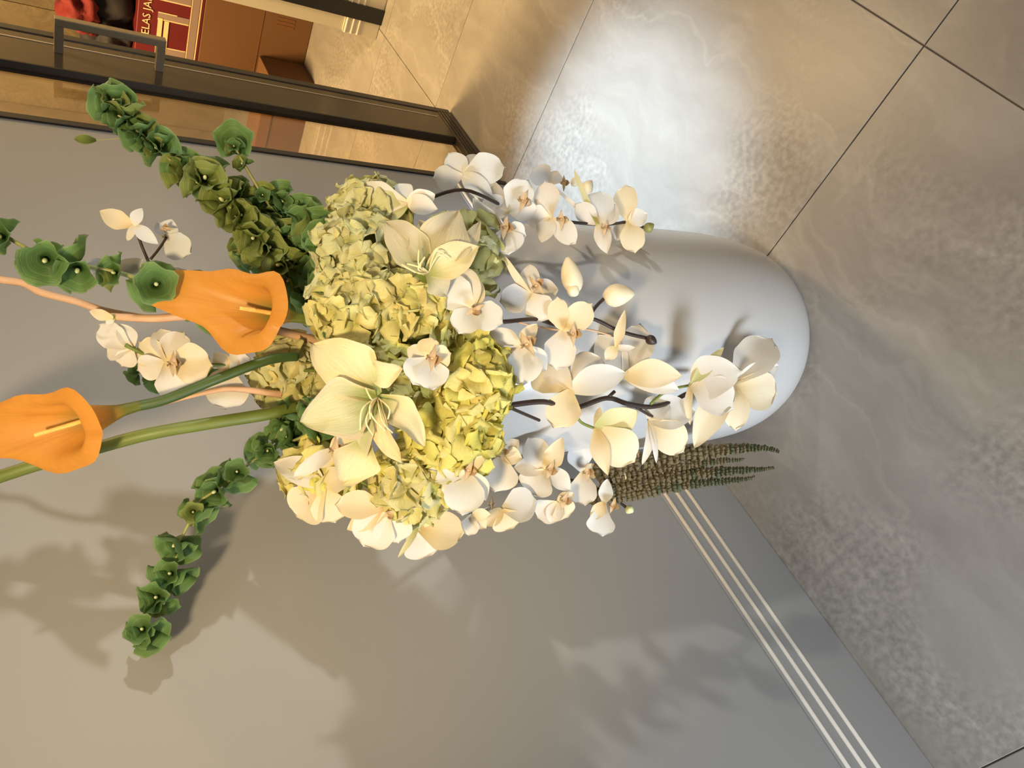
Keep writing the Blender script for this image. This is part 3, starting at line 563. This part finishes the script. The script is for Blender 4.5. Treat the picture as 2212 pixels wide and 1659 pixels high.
# ------------------------------------------------------------------ big lilies
def stamens(parent, cx, cy, d, ends):
    for ex, ey, b_ in ends:
        mx_, my_ = (cx + ex) / 2 + b_[0], (cy + ey) / 2 + b_[1]
        s_ = tube('stamen', [at(cx, cy, d), at(mx_, my_, d - .035), at(ex, ey, d - .03)], .0011, M['stamen'], parent, 6)
def lily(label, cx, cy, dd, petals, st_):
    d = dep(cx, cy, dd); t = thing('lily', at(cx, cy, d + .05), label, 'lily')
    c = at(cx, cy, d); low = Vector((VC.x, VC.y, .82))
    tube('flower_tube', [at(cx, cy, d + .002), at(cx, cy, d + .05), at(cx, cy, d + .05) * .4 + low * .6, low], lambda u: .012 * (1 - u) + .004, M['gstem'], t)
    for p in petals: ppetal(t, p[7] if len(p) > 7 else cx, p[8] if len(p) > 8 else cy, d + R.uniform(-.002, .002), p[0], p[1], p[2], p[3], 'point' if len(p) < 10 else p[9], p[4], p[5], .18, .16, p[6], .42)
    stamens(t, cx, cy, d, st_); return t
lily('large cream lily with green base and curled stamens on the left front of the bouquet', 815, 858, -.035,
     [(648, 912, 128, 'lilyg', -.02, 0, .05), (672, 742, 128, 'lily', .0, 0, .05), (868, 800, 74, 'lily', -.01, 30, .1, 800, 800), (888, 1000, 56, 'lily', -.02, 35, -.15), (920, 962, 74, 'lily', .01, -20, 0.1), (775, 1020, 74, 'lilyg', .01, 20, .1), (742, 1050, 100, 'lily', .0, -10, .1, 790, 950)],
     [(832, 930, (-22, 0)), (800, 905, (-8, -6)), (848, 935, (-6, 12)), (838, 905, (14, 0)), (806, 940, (-20, 8)), (778, 930, (-14, -10)), (790, 838, (0, 14))])
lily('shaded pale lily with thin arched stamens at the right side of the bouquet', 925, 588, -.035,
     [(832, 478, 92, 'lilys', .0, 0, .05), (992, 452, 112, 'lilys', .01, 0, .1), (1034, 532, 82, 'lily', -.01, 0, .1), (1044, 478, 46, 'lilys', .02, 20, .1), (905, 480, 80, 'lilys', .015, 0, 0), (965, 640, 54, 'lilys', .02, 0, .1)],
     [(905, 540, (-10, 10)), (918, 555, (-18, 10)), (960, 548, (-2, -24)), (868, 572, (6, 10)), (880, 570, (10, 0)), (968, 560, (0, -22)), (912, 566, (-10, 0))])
# ------------------------------------------------------------------ bells of Ireland
def bell_mesh(mat, seed):
    r_ = random.Random(seed); V = []; UV = []; Fc = []; nu, nv = 6, 20
    for i in range(nu + 1):
        u = i / nu
        for j in range(nv):
            f = 2 * math.pi * j / nv; lobe = 1 + .13 * math.cos(5 * f + seed) * u ** 2 + .05 * math.sin(3 * f + seed * 2) * u
            rr = (.12 + .88 * u ** .72) * lobe; z = .95 * u ** 1.25 - .12 * u ** 6 * (1 + math.cos(5 * f + seed)) + .05 * math.sin(2 * f + seed) * u
            V.append(Vector((rr * math.cos(f), rr * math.sin(f), z))); UV.append((u, 1.0 if i == nu else u * .9))
    for i in range(nu):
        for j in range(nv):
            q = (j + 1) % nv; Fc.append((i * nv + j, i * nv + q, (i + 1) * nv + q, (i + 1) * nv + j))
    Fc.append(tuple(range(nv)))
    o = meshobj('b', V, Fc, M[mat], None, (0, 0, 0), uv=UV); me = o.data; bpy.data.objects.remove(o); return me
BM_ = {k: [bell_mesh(k, s) for s in range(5)] for k in ('bell', 'belly')}
bm = bmesh.new(); bmesh.ops.create_icosphere(bm, subdivisions=2, radius=1)
for v in bm.verts: v.co.z *= 1.7
NUT = bpy.data.meshes.new('nut'); bm.to_mesh(NUT); bm.free(); NUT.materials.append(M['nut'])
def add_bell(t, p, n, s, mk='bell'):
    o = bpy.data.objects.new('bell_cup', R.choice(BM_[mk])); link(o, t, p); o.scale = (s, s, s)
    n = n.normalized(); o.rotation_euler = (Vector((0, 0, 1)).rotation_difference(n).to_matrix() @ Matrix.Rotation(R.uniform(0, 6.28), 3, 'Z')).to_euler()
    f = bpy.data.objects.new('bell_floret', NUT); C.objects.link(f); f.parent = o; f.location = (0, 0, .28); f.scale = (.11, .11, .11)
def bells(label, pts, sizes, dd=0.0, per=5, step=30, mk='bell', mix=.1, srad=3.6, group=None, taper=True, spread=1.0):
    """pts: photo polyline of the stem, step px between whorls, sizes (first, last) bell radius in px"""
    P = [at(p[0], p[1], dep(p[0], p[1], dd + (p[2] if len(p) > 2 else 0))) for p in pts]
    t = thing('bells_of_ireland', P[0], label, 'bells of Ireland', group)
    tube('stem', P, lambda u: srad * 1.15 / F * (1.15 - .5 * u), M['ystem'], t, 6)
    Q = smoothpath(P, 8); L_ = [0]
    for i in range(1, len(Q)): L_.append(L_[-1] + (Q[i] - Q[i - 1]).length)
    tot = L_[-1]; dist = step * .3 / 1400; i = 0
    while dist < tot:
        while L_[i + 1] < dist and i < len(Q) - 2: i += 1
        f = (dist - L_[i]) / max(1e-6, L_[i + 1] - L_[i]); p = Q[i].lerp(Q[i + 1], f); tn = (Q[i + 1] - Q[i]).normalized()
        a = tn.orthogonal().normalized(); b_ = tn.cross(a); u = dist / tot; s = (sizes[0] * (1 - u) + sizes[1] * u) * 1.15 * 1.28 / F
        a0 = R.uniform(0, 6.28)
        for k in range(per):
            f2 = a0 + 2 * math.pi * k / per + R.uniform(-.3, .3); rd = a * math.cos(f2) + b_ * math.sin(f2)
            n = (rd + tn * R.uniform(.0, 1.3)).normalized(); add_bell(t, p + rd * s * .22, n, s * R.uniform(.66, 1.2), 'belly' if R.random() < mix else mk)
        dist += step * 1.3 * 1.15 / F * R.uniform(.65, 1.45)
    return t
bells('tallest green bells of Ireland stem leaning towards the glass door handle', [(660, 560, .03), (560, 470), (470, 400), (400, 370), (340, 320), (280, 265), (240, 220)], (27, 24), .02, 6, 32, mix=.35)
bells('yellow-green bells of Ireland stem in front of the tallest one', [(640, 600, .02), (560, 520), (505, 455), (445, 400), (420, 375)], (28, 26), -.01, 5, 36, 'belly', .5)
t_ = bells('short bells of Ireland stem with one big round bell in front of the bronze stile', [(600, 470, .02), (560, 410), (525, 350), (506, 315)], (20, 12), .0, 3, 42, mix=.2)
pb = at(506, 300, dep(506, 300)); add_bell(t_, at(508, 312, dep(506, 300) + .02), VIEW(pb) - PR * .1 - PU * .25 + PU * .6, 43 * 1.1 / F, 'bell')
bells('dark green bells of Ireland stem nearest the vase rim on the right', [(720, 540, .05), (680, 500, .03), (640, 455), (600, 430), (590, 420)], (30, 26), .02, 5, 34)
bells('dark bells of Ireland stem crowded behind the orange calla and hydrangeas', [(720, 610, .08), (650, 570, .05), (590, 560, .04), (520, 545, .03)], (32, 28), .03, 5, 30)
bells('dark bells of Ireland stem below the calla throat, deep in the bouquet', [(740, 690, .10), (680, 650, .06), (640, 620, .05), (600, 600, .05)], (30, 28), .03, 5, 30)
bells('bells of Ireland stem reaching up and out of the frame left of the orange calla', [(560, 700, .05), (450, 655, .02), (370, 625), (260, 590), (170, 572), (90, 552), (10, 510), (-60, 480)], (30, 26), .01, 3, 46, srad=5)
bells('small green bells of Ireland sprig behind the upper white orchids', [(480, 830, .05), (400, 815, .03), (330, 815, .03), (255, 775, .03)], (22, 20), .07, 3, 46)
bells('long bells of Ireland stem drooping far out to the left against the wall', [(720, 890, .06), (660, 940), (600, 965), (540, 1000), (480, 1050), (430, 1085), (408, 1130), (385, 1180), (375, 1240), (345, 1290), (320, 1345), (305, 1385)], (26, 24), .03, 4, 46)
bells('short leafy bells of Ireland tip beside the left-hand calla stem', [(700, 900, .05), (650, 880, .02), (610, 930), (565, 985)], (24, 20), .02, 4, 40)
t1 = thing('leaf', at(183, 302, 1.12), 'small loose oval green leaf near the wall edge above the orchid sprig', 'leaf')
petal3('leaf_blade', M['belly'], t1, at(208, 303, 1.12), at(160, 300, 1.12), VIEW(at(183, 302, 1.12)), 21 * 1.12 / F, 'oval')
tube('stalk', [at(208, 303, 1.12), at(250, 300, 1.11), at(305, 292, dep(305, 292, .02))], .0005, M['ystem'], t1, 5)

# ------------------------------------------------------------------ calla lilies
def calla(label, thx, thy, dth, axis, open_n, L_, Rm, tipang, sp, stempts, tubepx):
    """spathe: funnel from its throat th along axis (world vector); open_n = side it opens to"""
    th = at(thx, thy, dth); ax = axis.normalized(); o_ = (open_n - ax * open_n.dot(ax)).normalized(); s_ = ax.cross(o_)
    t = thing('calla_lily', at(*stempts[-1]), label, 'calla lily')
    V = []; UV = []; Fc = []; nu, nv = 26, 44
    for i in range(nu + 1):
        u = i / nu
        for j in range(nv + 1):
            g = j / nv; f = (g * 2 - 1) * math.pi * 1.04       # f = 0 : back of spathe (tip side), +-pi : front seam
            back = (1 + math.cos(f - tipang)) / 2
            rad = Rm * (.12 + .20 * u + .68 * max(0, (u - .22) / .78) ** 1.3)
            ln = L_ * (u * (.50 + .62 * back ** 1.3))
            tipk = max(0, back ** 22) * max(0, (u - .66) / .34) ** 2
            rad *= 1 + (.17 * math.sin(3 * f + 1) + .07 * math.sin(7 * f)) * u ** 3 + .55 * tipk; ln += tipk * L_ * .42
            roll = max(0, (u - .72) / .28) ** 2 * (1 - .4 * back)
            ln -= roll * L_ * .22; rad += roll * Rm * .10
            if j in (0, nv): rad *= 1.0 + .06 * (1 if j else -1)
            # back side at -o_
            dirv = (-o_) * math.cos(f) + s_ * math.sin(f)
            V.append(th + ax * ln + dirv * rad); UV.append((u, g * 2 - 1))
    for i in range(nu):
        for j in range(nv):
            q = i * (nv + 1) + j; Fc.append((q, q + 1, q + nv + 2, q + nv + 1))
    meshobj('spathe', V, Fc, M['calla'], t, th, uv=UV)
    tube('spadix', [th + ax * L_ * .12, th + ax * L_ * .4 + o_ * .004, th + ax * L_ * sp + o_ * .010], lambda u: .0042 * (1 - .35 * u), M['spadix'], t, 10)
    tube('stem', [th + ax * L_ * .06] + [at(*p) for p in stempts], tubepx * 1.1 / F, M['dstem'], t, 10)
    return t
calla('orange calla lily in the centre with its throat open to the camera', 665, 690, 1.13, -PR * 1.0 + PU * .16 - FW * .62, -FW * 1.0 + PR * .6 - PU * .35, .170, .056, -.15, .60,
      [(700, 700, 1.16), (760, 740, 1.22)], 9)
calla('orange calla lily cut off by the upper frame edge, on a thick green stem', 318, 872, 1.06, -PR * 1.0 - PU * .30 - FW * .48, -FW + PR * .5 - PU * .5, .215, .054, -.2, .66,
      [(360, 862, 1.07), (470, 818, 1.10), (578, 778, 1.14), (640, 770, 1.18)], 11)
t2 = thing('flower_stalk', at(575, 893, 1.16), 'long arched green calla stem running out of the frame behind the upper calla', 'flower stalk')
tube('stem', [at(640, 880, 1.20), at(575, 895, 1.16), at(450, 915, 1.12), at(320, 938, 1.09), at(200, 970, 1.08), at(60, 1010, 1.06), at(-60, 1050, 1.05)], .0095, M['gstem'], t2, 10)
t3 = thing('willow_twig', at(620, 725, 1.2), 'pinkish twig passing behind the central calla and out of the frame', 'twig')
tube('twig', [at(700, 740, 1.25), at(560, 705, 1.18), at(430, 684, 1.13), at(330, 688, 1.11), at(240, 684, 1.10)], lambda u: .0075 - .002 * u, M['twig'], t3, 8)
t5 = thing('willow_twig', at(160, 650, 1.1), 'thin wavy pinkish twig at the very top, behind the bell stem', 'twig')
tube('twig', [at(330, 690, 1.14), at(230, 672, 1.12), at(160, 650, 1.10), at(90, 632, 1.09), at(50, 612, 1.09), at(0, 604, 1.08), at(-60, 590, 1.08)], .0055, M['twig'], t5, 8)
t4 = thing('willow_twig', at(600, 850, 1.2), 'pinkish twig under the thick calla stem beside the upper orchids', 'twig')
tube('twig', [at(680, 862, 1.25), at(590, 850, 1.19), at(500, 840, 1.16), at(430, 852, 1.14), at(352, 874, 1.12)], lambda u: .007 - .005 * u, M['twig'], t4, 8)

# ------------------------------------------------------------------ hanging amaranth tassels
def whorl_mesh(mat, seed):
    r_ = random.Random(seed); bm = bmesh.new(); V = []; Fc = []
    for k in range(13):
        a = 2 * math.pi * k / 13 + r_.uniform(-.15, .15); rr = r_.uniform(.62, .80); b2 = bmesh.new(); bmesh.ops.create_icosphere(b2, subdivisions=1, radius=r_.uniform(.24, .36))
        o0 = len(V)
        for v in b2.verts: V.append(Vector((rr * math.cos(a), rr * math.sin(a), r_.uniform(-.16, .16))) + Vector((v.co.x, v.co.y, v.co.z * .9)))
        Fc += [[v.index + o0 for v in f.verts] for f in b2.faces]; b2.free()
    b2 = bmesh.new(); bmesh.ops.create_icosphere(b2, subdivisions=2, radius=.72); o0 = len(V)
    for v in b2.verts: V.append(Vector((v.co.x, v.co.y, v.co.z * .55)))
    Fc += [[v.index + o0 for v in f.verts] for f in b2.faces]; b2.free(); bm.free()
    o = meshobj('b', V, Fc, M[mat], None, (0, 0, 0)); me = o.data; bpy.data.objects.remove(o); return me
WM = [whorl_mesh('amar', s) for s in range(3)]; WG = [whorl_mesh('amarg', s) for s in range(3)]
def tassel(label, pts, wpx, dd, green=.75):
    P = [at(p[0], p[1], min(dep(p[0], p[1], dd), 1.47)) for p in pts]; t = thing('amaranth_tassel', P[0], label, 'amaranth')
    tube('stem', P, .0016, M['amar'], t, 5); Q = smoothpath(P, 30); L_ = 0; nx = 0; tot = sum((Q[i + 1] - Q[i]).length for i in range(len(Q) - 1))
    for i in range(len(Q) - 1):
        u = L_ / tot; rr = wpx * 1.42 / F * .5 * (1.0 if u < .35 else 1.0 - .8 * ((u - .35) / .65) ** 1.5) * R.uniform(.88, 1.12)
        if L_ >= nx:
            o = bpy.data.objects.new('seed_cluster', R.choice(WG if u + R.uniform(-.16, .16) > green else WM)); link(o, t, Q[i] + Vector((R.uniform(-1, 1), R.uniform(-1, 1), 0)) * .0008)
            o.scale = (rr, rr, rr); o.rotation_euler = (Vector((0, 0, 1)).rotation_difference((Q[i + 1] - Q[i]).normalized()).to_matrix() @ Matrix.Rotation(R.uniform(0, 6), 3, 'Z')).to_euler(); nx = L_ + rr * .52 + .0012
        L_ += (Q[i + 1] - Q[i]).length
tassel('brown amaranth tassel nearest the vase, longest and with thin tip', [(1290, 1020), (1400, 992), (1500, 978), (1590, 970), (1650, 968), (1682, 975)], 44, .05)
tassel('thin brown amaranth tassel in the middle of the four', [(1300, 1040), (1400, 1015), (1480, 1003), (1560, 996), (1610, 992)], 32, .035)
tassel('brown-green amaranth tassel with pointed dark green tip, second from the wall side', [(1290, 1065), (1390, 1042), (1480, 1026), (1580, 1017), (1640, 1014), (1672, 1010)], 36, .03, .55)
tassel('short amaranth tassel closest to the wall, green at its lower end', [(1270, 1075), (1360, 1068), (1440, 1052), (1530, 1042), (1600, 1036), (1632, 1030)], 34, .045, .5)

# ------------------------------------------------------------------ repeats share a group
GR = {'orchid_spray': 'white moth orchid sprays in the vase', 'hydrangea': 'hydrangea heads massed in the bouquet', 'bells_of_ireland': 'green bells of Ireland stems in the bouquet',
      'calla_lily': 'orange calla lilies at the top', 'lily': 'large cream lilies in the bouquet', 'willow_twig': 'pinkish twigs in the bouquet', 'amaranth_tassel': 'amaranth tassels hanging beside the vase',
      }
for o in list(C.objects):
    k = o.name.split('.')[0]
    if o.parent is None and k in GR: o['group'] = GR[k]
